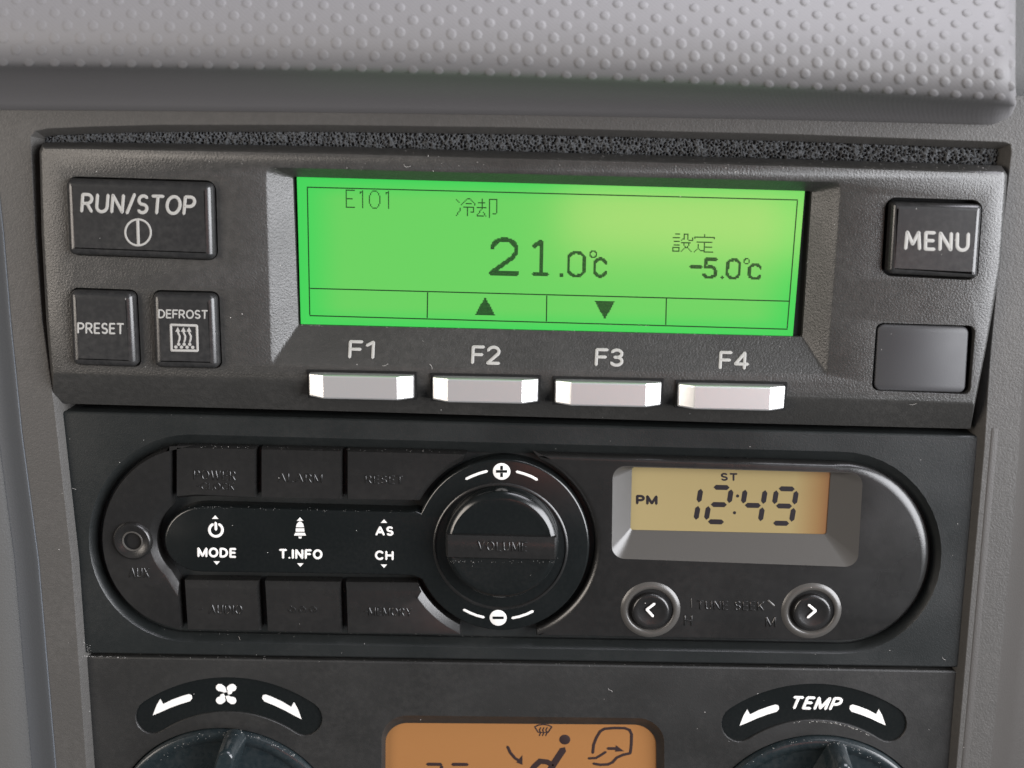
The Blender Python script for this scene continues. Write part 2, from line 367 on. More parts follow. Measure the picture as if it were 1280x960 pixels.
# ================================================================== FOAM STRIP
foam = MB()
n0, m0 = 1150, 30
ids = []
def foamtop(x): return 152+.0022*x+1.35e-5*x*x
for j in range(m0):
    row = []
    for i in range(n0):
        x = 40+1222*i/(n0-1); y0 = foamtop(x); y1 = y0+30+.004*x
        p = at(x, y0+(y1-y0)*j/(m0-1), 0)
        q = Vector((p.x, 0, p.z))*1.55
        dd, pp = noise.voronoi(q, distance_metric='DISTANCE', exponent=2.5)
        e = dd[1]-dd[0]; por = max(0, min(1, (e-.08)/.30))
        q2 = q*2.3+Vector((9, 0, 3)); d2, _ = noise.voronoi(q2, distance_metric='DISTANCE', exponent=2.5); e2_ = max(0, min(1, (d2[1]-d2[0]-.1)/.3))
        p.y = 1.0+por*.8+e2_*.4+noise.noise(q*.5)*.35
        row.append(p)
    ids.append(row)
foam.loft(ids, False)
fo = obj('foam_strip', foam, M_foam, None, 180)
fo['label'] = 'porous dark grey foam strip packed in the slot above the green screen unit'; fo['category'] = 'foam strip'

# ================================================================== CONTROLLER WITH THE GREEN SCREEN
ctl = thing('refrigeration_controller', 'charcoal control unit with a lit green screen and silver function keys, topmost of the stack', 'control unit', (0, 5, 4))
Yc = -4.0
def ring4(c, Y, r, n=6):
    Ys = Y if isinstance(Y, (list, tuple)) else [Y]*4
    return rnd([at(p[0], p[1], y) for p, y in zip(c, Ys)], r, n)
# corners listed TL, TR, BR, BL
topmid = None
face0 = [at(x, y, Yc) for x, y in ((56, 186), (120, 186.5), (400, 192), (640, 198.5), (1000, 208.5), (1251, 217.5), (1253.5, 222), (1246, 330), (1229, 430), (1215, 502), (900, 492), (500, 478), (69, 465), (62, 400), (56, 290), (53, 192))]
def ctlring(pxs, Ys): return [at(x, y, Y) for (x, y), Y in zip(pxs, Ys)]
r1 = ctlring(((54, 184), (120, 184.5), (400, 190.5), (640, 197), (1000, 207), (1254, 215), (1257, 220), (1249.5, 330), (1232, 430), (1217, 506), (900, 496), (500, 482), (67, 469), (59.5, 400), (53.5, 290), (50.5, 190)), [Yc+.25]*9+[Yc+.25]*4+[Yc+.25]*3)
r2 = ctlring(((53, 182.5), (120, 183), (400, 189), (640, 195.5), (1000, 205.5), (1255.5, 213.5), (1259, 219), (1251, 330), (1233.5, 430), (1215, 524), (900, 514), (500, 499), (66.5, 487), (58, 400), (52, 290), (49.5, 189)), [Yc+.8]*9+[Yc+2.2]*4+[Yc+.8]*3)
r3 = ctlring(((54, 178.5), (120, 178.5), (400, 183.5), (640, 190), (1000, 200), (1252, 207.5), (1257, 216), (1250, 330), (1232.5, 430), (1213, 536), (900, 528), (500, 516), (66, 504), (58.5, 400), (52.5, 290), (50, 187)), [Yc+2.5]*9+[Yc+4.2]*4+[Yc+2.5]*3)
r4 = [Vector((p.x, 6, p.z)) for p in r3]
fp = MB()
scr_out = rnd(ats([(331, 207), (1053, 226), (1035, 469), (338, 456)], Yc), [1.6, 1.6, 1.0, 1.0])
scr_in = rnd(ats([(366, 221), (1015, 239), (1003, 421), (373, 406)], Yc+3.2), [.3]*4)
def dense(p, k=10, n=7):
    out = []
    for i in range(4):
        out += p[i*n:(i+1)*n]; a = p[i*n+n-1]; b_ = p[((i+1)*n) % (4*n)]
        out += [a.lerp(b_, j/k) for j in range(1, k)]
    return out
scr_out, scr_in = dense(scr_out), dense(scr_in)
def keyhole(q, r=1.6): return rnd(ats(q, Yc), r)
KQ = {'run': [(83, 220), (270, 225.5), (273, 326), (87, 319)], 'preset': [(88, 359), (172, 362), (177, 459), (92, 456)],
      'defrost': [(191, 362), (274, 364), (278, 461), (194, 459)], 'menu': [(1107, 246), (1229, 250), (1222, 351), (1101, 345)], 'blank': [(1095, 403), (1220, 407), (1213, 494), (1089, 489)]}
holes = {k: keyhole(q, 1.9 if k in ('menu', 'run') else 1.4) for k, q in KQ.items()}
HK = []
fp.loft([r4, r3, r2, r1, face0])
hl0 = [scr_out]+list(holes.values())
fp.cap(face0, hl0)
# screen recess walls with a softened outer lip
so1 = setY(inset(scr_out, [.3]*len(scr_out)), Yc+.12)
N1 = len(scr_out)
mid = [a.lerp(b_, .5) for a, b_ in zip(so1, scr_in)]
fp.loft([scr_out, so1]+[[a.lerp(b_, t) for a, b_ in zip(so1, scr_in)] for t in (.2, .4, .6, .8)]+[scr_in, setY(inset(scr_in, [.05]*N1), Yc+4.4)])
for k, h in holes.items():
    d = .3; fp.loft([h, setY(inset(h, [.1]*len(h)), Yc+.15), setY(inset(h, [.16]*len(h)), Yc+2.6)])
faceplate = obj('faceplate', fp, M_face, ctl, 28)
bb = MB()
bb.cap(setY(scr_in, Yc+4.3)); 
for h in holes.values(): bb.cap(setY(h, Yc+2.5))
obj('inner_mask', bb, M_black, ctl)
# screen
Ys = Yc+3.7
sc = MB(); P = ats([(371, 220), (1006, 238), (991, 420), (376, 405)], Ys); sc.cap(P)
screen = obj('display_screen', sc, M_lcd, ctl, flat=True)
g = MB(); Yg = Ys-.03
def bar(a, b_, wpx):
    dx, dy = b_[0]-a[0], b_[1]-a[1]; l = math.hypot(dx, dy); nx, ny = -dy/l*wpx/2, dx/l*wpx/2
    g.quad(*ats([(a[0]+nx, a[1]+ny), (b_[0]+nx, b_[1]+ny), (b_[0]-nx, b_[1]-ny), (a[0]-nx, a[1]-ny)], Yg))
bar((383.5, 234), (997.5, 250), 1.5); bar((387, 394.5), (984.5, 411.5), 1.5)
bar((384.2, 235), (387.2, 393.6), 1.5); bar((996.8, 251), (984, 410.5), 1.5)
bar((387.6, 360.5), (986, 376.5), 1.5)
for x0, x1, ya, yb in ((534.5, 534, 365.5, 397.6), (683.5, 683, 369.5, 401.8), (833, 832.2, 373.2, 406)): bar((x0, ya), (x1, yb), 1.5)
D = 1.56
# triangles
dots(g, {(c, r) for r in range(14) for c in range(16) if abs(c-7.5) <= .8+r*.54}, (594, 372), (D, .04), (0, D), Yg)
dots(g, {(c, r) for r in range(14) for c in range(16) if abs(c-7.5) <= .8+(13-r)*.54}, (743.5, 376), (D, .04), (0, D), Yg)
def S(o, pls, th, n, m, d=D, tilt=-.02): dots(g, raster(pls, th, n, m), o, (d, .025*d), (tilt*d, d), Yg)
# 2 1 . 0 degree c
S((612, 296), [arc(12, 9.5, 9.5, -7.6, 170, 0, 14)+[(21.5, 12), (19, 16), (2.5, 28.3)], [(2, 28.8), (22.5, 28.8)]], 3.7, 26, 32)
S((665.5, 298), [[(7.5, 3), (7.5, 28)], [(6.8, 2.4), (2, 6)], [(2.2, 28.6), (11.8, 28.6)]], 3.5, 14, 32, tilt=-.02)
S((698, 340), [[(2.4, 2.4), (2.4, 2.41)]], 3.4, 5, 5)
S((708, 312), [arc(8.2, 7.5, 6.3, -5.5, 180, 0, 12)+arc(8.2, 15.5, 6.3, 5.5, 0, 180, 12)+[(1.9, 7.5)]], 2.7, 18, 24)
S((737, 313), [arc(3, 3, 2.4, 2.4, 0, 360, 12)], 1.1, 7, 7)
S((740.5, 321), [arc(6.6, 6.2, 4.7, -4.5, 20, 180, 10)+arc(6.6, 11, 4.7, 4.3, 180, 20, 10)], 2.7, 13, 18)
S((861.5, 331), [[(1, 1.5), (9.4, 1.5)]], 2.2, 12, 4)
S((879, 321.5), [[(2.4, 1.4), (10.5, 1.4)], [(2.4, 1.4), (2.2, 7.6)], [(2.2, 8)]+arc(5.8, 12, 5, -4.6, 125, -20, 8)+arc(5.8, 12.6, 5, 3.4, 0, 160, 8)], 2.5, 13, 18, tilt=-.06)
S((900.5, 344.5), [[(1.5, 1.5), (1.5, 1.51)]], 2.1, 3, 3)
S((908, 322.5), [arc(6.2, 5.2, 4.9, -4, 180, 0, 10)+arc(6.2, 12, 4.9, 4, 0, 180, 10)+[(1.3, 5.2)]], 2.4, 13, 18, tilt=-.06)
S((929.5, 322.5), [arc(2.6, 2.6, 2.1, 2.1, 0, 360, 12)], 1.0, 6, 6)
S((935, 329), [arc(6, 5, 4.6, -3.9, 25, 180, 10)+arc(6, 8.6, 4.6, 3.7, 180, 20, 10)], 2.4, 12, 14, tilt=-.06)
# E101 thin
E_ = {(0, r) for r in range(15)} | {(c, r) for c in range(8) for r in (0, 14)} | {(c, 7) for c in range(6)}
dots(g, E_, (432, 237), (1.45, .03), (.015, 1.52), Yg)
ONE = {(2, r) for r in range(15)} | {(0, 2), (1, 1), (0, 1)}
dots(g, ONE, (449.6, 237.8), (1.45, .03), (.01, 1.5), Yg)
Z_ = {(0, r) for r in range(4, 11)} | {(9, r) for r in range(4, 11)} | {(1, 3), (1, 2), (8, 3), (8, 2), (2, 1), (7, 1), (1, 11), (1, 12), (8, 11), (8, 12), (2, 13), (7, 13)} | {(c, r) for c in (3, 4, 5, 6) for r in (0, 14)}
dots(g, Z_, (461, 238), (1.45, .03), (.01, 1.52), Yg)
dots(g, ONE, (482, 238.6), (1.45, .03), (.01, 1.5), Yg)
def hl(r, a, b_): return {(c, r) for c in range(a, b_+1)}
def vl(c, a, b_): return {(c, r) for r in range(a, b_+1)}
K1 = {(0, 1), (1, 2), (2, 3), (0, 14), (1, 13), (1, 12), (2, 11), (3, 10), (3, 9), (3, 8), (8, 1), (7, 2), (6, 3), (5, 4), (4, 5), (12, 1), (13, 2), (14, 3), (15, 4), (15, 5), (13, 11), (12, 11)} | hl(0, 9, 11) | hl(4, 8, 12) | hl(7, 6, 14) | vl(9, 8, 14) | vl(14, 7, 11)
dots(g, K1, (570, 247.5), (1.52, .03), (-.01, 1.5), Yg)
K2 = vl(4, 0, 8) | hl(3, 1, 6) | hl(7, 0, 7) | {(3, 9), (2, 10), (2, 11), (1, 12), (0, 13), (5, 11), (6, 12), (6, 13), (7, 14)} | hl(14, 0, 5) | vl(10, 0, 15) | hl(0, 10, 16) | vl(16, 0, 11) | hl(12, 13, 15)
dots(g, K2, (596, 248.2), (1.52, .03), (-.01, 1.5), Yg)
K3 = hl(0, 2, 5) | hl(3, 0, 5) | hl(6, 1, 5) | hl(9, 1, 5) | hl(11, 1, 5) | hl(14, 1, 5) | vl(0, 11, 14) | vl(5, 11, 14) | vl(9, 0, 4) | hl(0, 10, 12) | vl(12, 0, 4) | hl(5, 13, 16) | {(8, 4), (7, 5), (16, 3), (16, 4)} | hl(7, 7, 14) | vl(9, 8, 9) | vl(13, 8, 9) | {(10, 10), (12, 10), (10, 11), (11, 11), (12, 11), (9, 12), (13, 12), (8, 13), (14, 13), (7, 14), (15, 14)}
dots(g, K3, (841, 291.7), (1.52, .03), (-.05, 1.53), Yg)
K4 = {(8, 0), (8, 1), (0, 3), (0, 2), (16, 3)} | hl(2, 0, 16) | hl(6, 2, 14) | vl(8, 6, 14) | hl(10, 8, 14) | vl(3, 8, 11) | {(2, 12), (1, 13), (0, 14), (4, 12), (5, 13), (6, 13), (7, 13)} | hl(14, 8, 15)
dots(g, K4, (868, 292.6), (1.52, .03), (-.05, 1.53), Yg)
obj('display_graphics', g, M_dot, screen, flat=True)
# keys
def key(name, k, prot, gapmm, label=None, rim=1.45, m=M_key, r=1.5, dome_=0.0):
    h = rnd(ats(KQ[k], Yc), r); base = inset(h, [gapmm]*len(h)); b = MB(); yf = Yc-prot
    b.slab(base, Yc+2.4, yf, d=rim*.85, wd=rim, prof=((0, 1.0), (.03, .76), (.13, .50), (.29, .29), (.5, .13), (.74, .03), (1.0, 0)))
    o = obj(name, b, m, ctl, 40)
    if label: o['label'] = label
    return o, yf
run, yr_ = key('start_button', 'run', 1.9, .32, 'wide key printed RUN/STOP')
t_ = MB(); rounded_text(t_, 'RUN/STOP', (102, 264), (242, 267.5), (103.5, 243), yr_-.0, .58, gap=.27)
t_.stroke(ats(pe(172.5, 290.5, 16, 16.3, 0, 360, 32), yr_), .38, .04); lines(t_, [(172, 274.5), (173, 306.5)], yr_, .55)
obj('lettering', t_, M_print, run)
pre, yr_ = key('preset_button', 'preset', 1.9, .3, 'small square key printed PRESET')
t_ = MB(); rounded_text(t_, 'PRESET', (97.5, 416), (154, 417), (97.5, 404), yr_, .34, gap=.27); obj('lettering', t_, M_print, pre)
dfr, yr_ = key('defrost_button', 'defrost', 1.9, .3, 'small square key printed DEFROST over a steaming tray symbol')
t_ = MB(); rounded_text(t_, 'DEFROST', (198.5, 397), (259, 398), (198.5, 387.5), yr_, .28, gap=.24)
for a, b_ in (((213.5, 406), (246, 407)), ((246, 407), (247, 438.5)), ((247, 438.5), (214.5, 438)), ((214.5, 438), (213.5, 406))): lines(t_, [a, b_], yr_, .45)
for i in range(3):
    x = 222.3+i*7
    lines(t_, [(x-.3, 413), (x+.3, 416.5), (x+2.2, 420), (x+2, 424), (x+.8, 427.5)], yr_, .36)
    polyflat(t_, [(x-3.2, 414.5), (x+3, 414.8), (x, 408.8)], yr_, .04)
for x, y in ((223.3, 430.3), (230.2, 430.4), (237.1, 430.5), (219.8, 433.8), (226.8, 433.9), (233.8, 434), (240.8, 434.2)): t_.disc(at(x, y, yr_), .32)
obj('lettering', t_, M_print, dfr)
men, yr_ = key('menu_button', 'menu', 2.2, .75, 'square key printed MENU standing proud of the plate', rim=1.1)
t_ = MB(); rounded_text(t_, 'MENU', (1132, 310.5), (1210, 313), (1132.5, 290), yr_, .62, gap=.34); obj('lettering', t_, M_print, men)
h = rnd(ats([(1097, 405), (1211, 408.5), (1206, 491), (1092, 487.5)], Yc+.5), 1.3); b = MB()
b.slab(h, Yc+2.4, Yc+.35, d=.25, wd=.25); bl = obj('blank_cover', b, mat('smooth_blank_plastic', (.034, .034, .036), .50, .35, grain=5000, bump=.06, mott=.08), ctl, 40); bl['label'] = 'smooth blank cover without print'
# F legends on the sloping lower wall of the recess
so_b = at(640, 462.5, Yc+.12); si_b = at(640, 413.5, Yc+4.6)
def lowY(py): # depth of the lower wall at a pixel row (fraction between LCD edge and outer lip)
    return py
t_ = MB()
from mathutils.bvhtree import BVHTree
def surfY(o, px, py):
    """depth where the sight line meets a built part"""
    me = o.data; c = WPOS[o.name]; bv = BVHTree.FromPolygons([v.co+c for v in me.vertices], [tuple(p.vertices) for p in me.polygons])
    d = RM @ Vector(((px-640)/FPX, 1.0, -(py-480)/FPX)); hit = bv.ray_cast(CAM*MM, d.normalized())
    return hit[0]/MM if hit[0] else None
for s, x0, x1, y0, y1 in (('F1', 437, 466.5, 427, 446.5), ('F2', 590.5, 623.5, 433.5, 453.5), ('F3', 745, 777.5, 437, 456), ('F4', 900, 934.5, 440.5, 460)):
    a, b_, c = [surfY(faceplate, *q) for q in ((x0, y1), (x1, y1+.7), (x0+1, y0))]
    a, b_, c = a+(CAM-a).normalized()*.05, b_+(CAM-b_).normalized()*.05, c+(CAM-c).normalized()*.05
    nf = (b_-a).cross(c-a).normalized(); nf = -nf if nf.y > 0 else nf
    tot = sum(GL[k][0] for k in s)+.24; x = 0
    for k in s:
        for pl in GL[k][1]: t_.stroke([a+(b_-a)*((x+p[0])/tot)+(c-a)*p[1] for p in pl], .60, .05, N=nf)
        x += GL[k][0]+.24
obj('lettering', t_, M_print, faceplate)
# silver function keys
def fkey(cx, cy):
    c = at(cx, cy, -6.6); W, W2, Hh = 9.95, 7.1, 2.3; b = MB()
    # cross-sections along x: (x, Yfront, half height)
    sec = [(-W, -5.0, Hh-.2), (-W+.2, -5.3, Hh-.1), (-W2-.2, -6.5, Hh), (-W2+.15, -6.62, Hh), (W2-.15, -6.62, Hh), (W2+.2, -6.5, Hh), (W-.2, -5.3, Hh-.1), (W, -5.0, Hh-.2)]
    rings = []
    for x, yf, h_ in sec:
        rings.append([Vector((c.x+x, -1.0, c.z+h_)), Vector((c.x+x, yf+.35, c.z+h_)), Vector((c.x+x, yf+.1, c.z+h_-.1)), Vector((c.x+x, yf, c.z+h_-.35)),
                      Vector((c.x+x, yf, c.z-h_+.35)), Vector((c.x+x, yf+.1, c.z-h_+.1)), Vector((c.x+x, yf+.35, c.z-h_)), Vector((c.x+x, -1.0, c.z-h_))])
    b.loft(rings, True)
    for rg in (rings[0], rings[-1]): b.f.append(tuple(b.add(rg)))
    o = obj('function_key', b, M_silver, ctl, 12)
    # dark slot round the key
    s = MB(); q = [Vector((c.x+sx*(W+.45), 0, c.z+sz*(Hh+.45))) for sx, sz in ((-1, -1), (1, -1), (1, 1), (-1, 1))]
    q2 = [Vector((c.x+sx*(W+.05), 0, c.z+sz*(Hh+.05))) for sx, sz in ((-1, -1), (1, -1), (1, 1), (-1, 1))]
    s.loft([setY(q, 0), setY(q, -4.25), setY(q2, -4.25), setY(q2, -3)])
    obj('key_slot', s, M_black, o)
    return o
for i, (x, y, lb) in enumerate(((450, 485, 'F1'), (606, 489.3, 'F2'), (760.5, 493.6, 'F3'), (915.5, 498, 'F4'))):
    o = fkey(x, y); o['label'] = 'silver bevelled key under the %s mark' % lb

# ================================================================== CAR RADIO
rad = thing('car_radio', 'black car radio with round volume knob and amber clock, middle of the stack', 'radio', (0, 5, -48))
Yr = 0.0; Yp = -0.7
plate = rnd(ats([(74, 514), (1230, 545), (1201, 835), (101, 817)], Yr), [.8]*4)
def stadium(e):
    return pe(1050, 691, 112+e, 111.5+e, -90, 90, 22)[::1]+pe(238, 673, 112+e, 115+e, 90, 270, 26)
rim0 = [at(x, y+0, Yr) for x, y in stadium(15)]
rim1 = [at(x, y, Yr+.25) for x, y in stadium(13)]
rim2 = [at(x, y, Yr+1.9) for x, y in stadium(2.5)]
rim3 = setY(rim2, Yr+2.6)
ms = MB(); ms.slab(plate, 6, Yr, d=.4, wd=.4, holes=[rim0]); ms.loft([rim0, rim1, rim2, rim3]); ms.cap(rim3)
obj('fascia', ms, M_radio, rad, 30)
def piece(name, px, m=M_rkey, Yf=Yp, d=.9, wide=None, wd=.27, prof=((0, 1), (.05, .86), (.9, .10), (1.03, 0)), holes=(), label=None, parent=rad, ang=25, extra=None):
    """px: list of (x,y[,edge width mm]) - the width belongs to the edge that starts at the point"""
    P = [at(p[0], p[1], Yf) for p in px]; ww = [(p[2] if len(p) > 2 else wd) for p in px]
    b = MB(); b.slab(P, 2.6, Yf, d=d, wd=ww, prof=prof, holes=holes)
    if extra: extra(b)
    o = obj(name, b, m, parent, ang)
    if label: o['label'] = label
    return o
RC = (627.5, 681.0)
def gaparc(a0, a1, n, wdt=1.25, rx=117, ry=114): return [(x, y, wdt) for x, y in pe(RC[0], RC[1], rx, ry, a0, a1, n)]
# top row
b1 = piece('power_button', [(220, 558), (319.5, 560), (319.5, 623), (262, 621.5, .6), (245, 621.8, .6), (220, 624, .16)], label='left button of the upper row')
b2 = piece('alarm_button', [(326, 560.2), (427, 562.5), (427, 625), (326, 623, .16)], label='middle button of the upper row')
ga = gaparc(151.5, 116, 12, 1.0)
b3 = piece('reset_button', [(433, 562.7), (584, 566.5, .3)]+[(p[0], p[1], 1.0) for p in ga[::-1]][:-1]+[(ga[0][0], ga[0][1], .3), (516, 626.5), (433, 625.2)], label='button of the upper row with a curved right end')
# bottom row, wide chamfer on the side facing the control bar
b4 = piece('audio_button', [(229.5, 726.5, 1.5), (322, 727.5), (325.5, 789.5), (233.5, 788)], label='left button of the lower row')
b5 = piece('centre_button', [(330, 727.7, 1.5), (425, 729), (427, 792), (333.5, 790)], label='middle button of the lower row')
gb = gaparc(205, 243, 12, 1.5)
b6 = piece('memory_button', [(431.5, 729.2, 1.5), (521, 730, 1.5)]+[(p[0], p[1], 1.5) for p in gb[:-1]]+[(gb[-1][0], gb[-1][1], .2), (576, 794.5), (433.5, 792)], label='button of the lower row with a curved right end')
# left cap with aux jack
lc = [(x, y, .35) for x, y in pe(238, 673, 112, 115, 100, 262, 26)]
la = [(x, y, 1.5) for x, y in pe(255, 674.5, 60, 56, 233, 136, 14)]
lc[-1] = (lc[-1][0], lc[-1][1], .16)
jack_c = at(166.5, 675.5, Yp)
b7 = piece('end_cap', lc+[(226.5, 788), (222.5, 730, 1.5)]+la[1:-1]+[(213.5, 634), (213.5, 560, .3)], label='left end piece of the rounded front')
# control bar and ring
bar_px = [(x, y) for x, y in pe(252, 674.5, 47, 41, 90, 270, 16)]+[(400, 717.5), (500, 719.5), (516, 720.5), (523, 723)]
bar_px += pe(RC[0], RC[1], 109.5, 107.5, 201, 338.5, 44)[1:]+pe(RC[0], RC[1], 109.5, 107.5, -21.5, 158.5, 52)[1:]+[(520, 639), (510, 640.3), (400, 637.5)]
ringpiece = piece('control_bar', bar_px, M_gloss, Yf=-1.2, d=.55, wd=.45, prof=((0, 1), (.1, .6), (.35, .28), (.7, .07), (1.05, 0)), label='gloss black bar that widens into a ring round the knob')
# right body with clock opening
ra = [(x, y, 1.3) for x, y in pe(RC[0], RC[1], 116.5, 114, 68, -68, 36)]
re_ = []
for x, y in pe(1050, 691, 112, 111, -90, 90, 30): re_.append((x, y, .4+1.5*max(0, math.cos(math.atan2(691-y, x-1050)-math.radians(35)))))
co = rnd(ats([(766, 582), (1079, 590.5), (1072, 709), (764.5, 698)], Yp), 2.6, 8)
ci = rnd(ats([(790, 584), (1038.5, 589.5), (1033, 668), (788, 662.5)], Yp+2.7), .55, 8)
def clockwalls(b):
    c1 = setY(inset(co, [.22]*len(co)), Yp+.1)
    b.loft([co, c1, ci, setY(ci, Yp+3.1)])
body_px = [(668, 568, .3)]+ra[1:-1]+[(ra[-1][0], ra[-1][1], .3), (670, 795, .3)]+re_+[(1040, 580, .3)]
bw = MB(); P = [at(p[0], p[1], Yp) for p in body_px]; ww = [p[2] for p in body_px]
bw.slab(P, 2.6, Yp, d=.9, wd=ww, prof=((0, 1), (.06, .8), (.3, .42), (.6, .16), (.85, .04), (1.03, 0)), holes=[co])
body = obj('tuner_body', bw, M_rkey, rad, 25); body['label'] = 'right half of the rounded front carrying the clock'
cb = MB(); clockwalls(cb); obj('clock_bezel', cb, M_bezel, rad, 45)
cl = MB(); cl.cap(setY(inset(ci, [-.1]*len(ci)), Yp+2.85)); clock = obj('clock_display', cl, M_amber, rad, flat=True)
# amber gradient: darker orange towards the right end
nt = M_amber.node_tree; N = nt.nodes; L = nt.links; tc = [n for n in N if n.type == 'TEX_COORD'][0]
sx = N.new('ShaderNodeSeparateXYZ'); L.new(tc.outputs['Generated'], sx.inputs[0]); cr = N.new('ShaderNodeValToRGB'); L.new(sx.outputs[0], cr.inputs[0])
cr.color_ramp.elements[0].color = (.215, .172, .082, 1); cr.color_ramp.elements[1].color = (.13, .06, .024, 1); e = cr.color_ramp.elements.new(.82); e.color = (.195, .152, .07, 1); e = cr.color_ramp.elements.new(.95); e.color = (.155, .09, .036, 1)
L.new(cr.outputs[0], N['Principled BSDF'].inputs['Base Color'])
sg = MB(); Yq = Yp+2.82
def seg(a, b_, t=6.2):
    dx, dy = b_[0]-a[0], b_[1]-a[1]; l = math.hypot(dx, dy); ux, uy = dx/l, dy/l; nx, ny = -uy*t/2, ux*t/2; k = t*.5
    sg.f.append(tuple(sg.add(ats([a, (a[0]+ux*k+nx, a[1]+uy*k+ny), (b_[0]-ux*k+nx, b_[1]-uy*k+ny), b_, (b_[0]-ux*k-nx, b_[1]-uy*k-ny), (a[0]+ux*k-nx, a[1]+uy*k-ny)], Yq))))
def digit(x, y, segs):
    TL, TR, ML, MR, BL, BR = (x, y), (x+25, y+.6), (x-3.4, y+21.5), (x+21.6, y+22), (x-7, y+43), (x+18, y+43.6)
    sh = lambda a, b_: ((a[0]+(b_[0]-a[0])*.10, a[1]+(b_[1]-a[1])*.10), (b_[0]-(b_[0]-a[0])*.10, b_[1]-(b_[1]-a[1])*.10))
    E = {'a': (TL, TR), 'b': (TR, MR), 'g': (ML, MR), 'c': (MR, BR), 'f': (TL, ML), 'e': (ML, BL), 'd': (BL, BR)}
    for s_ in segs: seg(*sh(*E[s_]))
digit(851.5, 608.3, 'bc'); digit(889.5, 609, 'abged'); digit(932, 610, 'fgbc'); digit(971, 610.8, 'afgbcd')
for x, y in ((922, 620), (918.2, 641)): sg.f.append(tuple(sg.add(ats(pe(x, y, 2, 2, 0, 330, 11), Yq))))
text(sg, 'ST', (901, 601), (922, 601.4), (901, 591), Yq, .22, .015); text(sg, 'PM', (795, 630.6), (822, 631.4), (795, 618.4), Yq, .25, .015)
obj('clock_digits', sg, M_seg, clock, flat=True)
# knob
kc = at(626.5, 684, -5.5); kr = (at(697.5, 684, -5.5)-at(555.5, 684, -5.5)).length/2
well = MB(); wc = at(625.5, 684, -1.2); wr = (at(707, 684, -1.2)-at(544, 684, -1.2)).length/2
well.lathe(wc, [(wr+.5, -1.21), (wr+.25, -1.42), (wr, -1.4), (wr-.2, -1.1), (kr+.2, -.3)], 128)
obj('knob_well', well, M_rkey, rad, 50)
kb = MB()
def kdepth(z): # dished face, deepest at the middle
    return -5.2+.35*(1-min(1, abs(z)/(kr-1.1)))
prof = [(kr+.25, 0.5), (kr+.1, -4.0), (kr, -4.35), (kr-.12, -4.55), (kr-1.0, -5.15), (kr-1.15, -5.2)]
kb.lathe(kc, prof, 128)
rr_ = [kr-1.15]+[(kr-1.15)*(1-k/9) for k in range(1, 10)]
ringsk = []
for r in rr_: ringsk.append([Vector((kc.x+max(r, .001)*math.cos(a*math.tau/128), kdepth(max(r, .001)*math.sin(a*math.tau/128)), kc.z+max(r, .001)*math.sin(a*math.tau/128))) for a in range(128)])
ringsk[0] = [Vector((v.x, -5.2 if abs(v.z-kc.z) > 2.4 else v.y, v.z)) for v in ringsk[0]]
kb.loft(ringsk)
knob = obj('volume_knob', kb, M_gloss, rad, 30)
gr = MB(); z1 = at(627, 672.5, -6).z; z0_ = at(627, 700, -6).z; hwid = kr-.35
q = []
for x, sg_ in ((-hwid, 1), (-hwid+.35, 0), (hwid-.35, 0), (hwid, 1)):
    q.append([Vector((kc.x+x, y+(.35 if sg_ else 0), z)) for y, z in ((-4.3, z1+.35), (-5.55, z1+.2), (-5.75, z1-.05), (-5.95, (z0_+z1)/2), (-5.75, z0_+.3), (-5.5, z0_+.05), (-4.3, z0_-.3))])
gr.loft(q, False)
for rg in (q[0], q[-1]): gr.f.append(tuple(gr.add(rg)))
grip = obj('grip_bar', gr, M_rkey, knob, 35)
# tune buttons, jack
for x, y, ch in ((813, 762, '<'), (1014, 763.5, '>')):
    c = at(x, y, Yp); r0 = MB()
    r0.lathe(c, [(6.0, Yp+.02), (5.6, Yp-.25), (5.15, Yp-.42), (4.75, Yp-.36), (4.4, Yp-.05), (4.25, Yp+1.2)], 96)
    rg = obj('button_collar', r0, M_bezel, rad, 60)
    gp = MB(); gp.lathe(c, [(4.3, Yp-.02), (3.8, Yp-.02)], 64); obj('collar_gap', gp, M_black, rg)
    bt = MB(); bt.lathe(c, [(3.75, Yp), (3.75, Yp-.75), (3.6, Yp-1.0), (3.25, Yp-1.15), (2.6, Yp-1.0), (1.4, Yp-.8), (0, Yp-.75)], 96)
    bo = obj('tune_button', bt, M_rkey, rad, 60); bo['label'] = 'round button marked %s' % ch
    t_ = MB(); dx = 1 if ch == '<' else -1
    for a, b_ in (((x+dx*4+1, y-7.2), (x-dx*5+0.5, y)), ((x-dx*5+.5, y), (x+dx*3.5-.5, y+8.2))): t_.stroke(ats([a, b_], Yp-1.12), .55, .05)
    obj('lettering', t_, M_white, bo)
jk = MB(); jk.lathe(jack_c, [(3.95, Yp+.05), (3.85, Yp-.55), (3.5, Yp-.85), (2.9, Yp-.8), (2.3, Yp-.55), (2.1, Yp-.5), (1.9, Yp-.1), (1.75, Yp+.6)], 72)
jack = obj('aux_jack', jk, M_rkey, rad, 45)
jh = MB(); jh.lathe(jack_c, [(1.95, Yp-.03), (0, Yp-.03)], 40); obj('socket_hole', jh, M_black, jack)
jt = MB(); jt.lathe(jack_c, [(2.12, Yp-.5), (2.05, Yp-.62), (1.85, Yp-.6), (1.75, Yp-.4)], 56); obj('socket_rim', jt, M_bezel, jack)
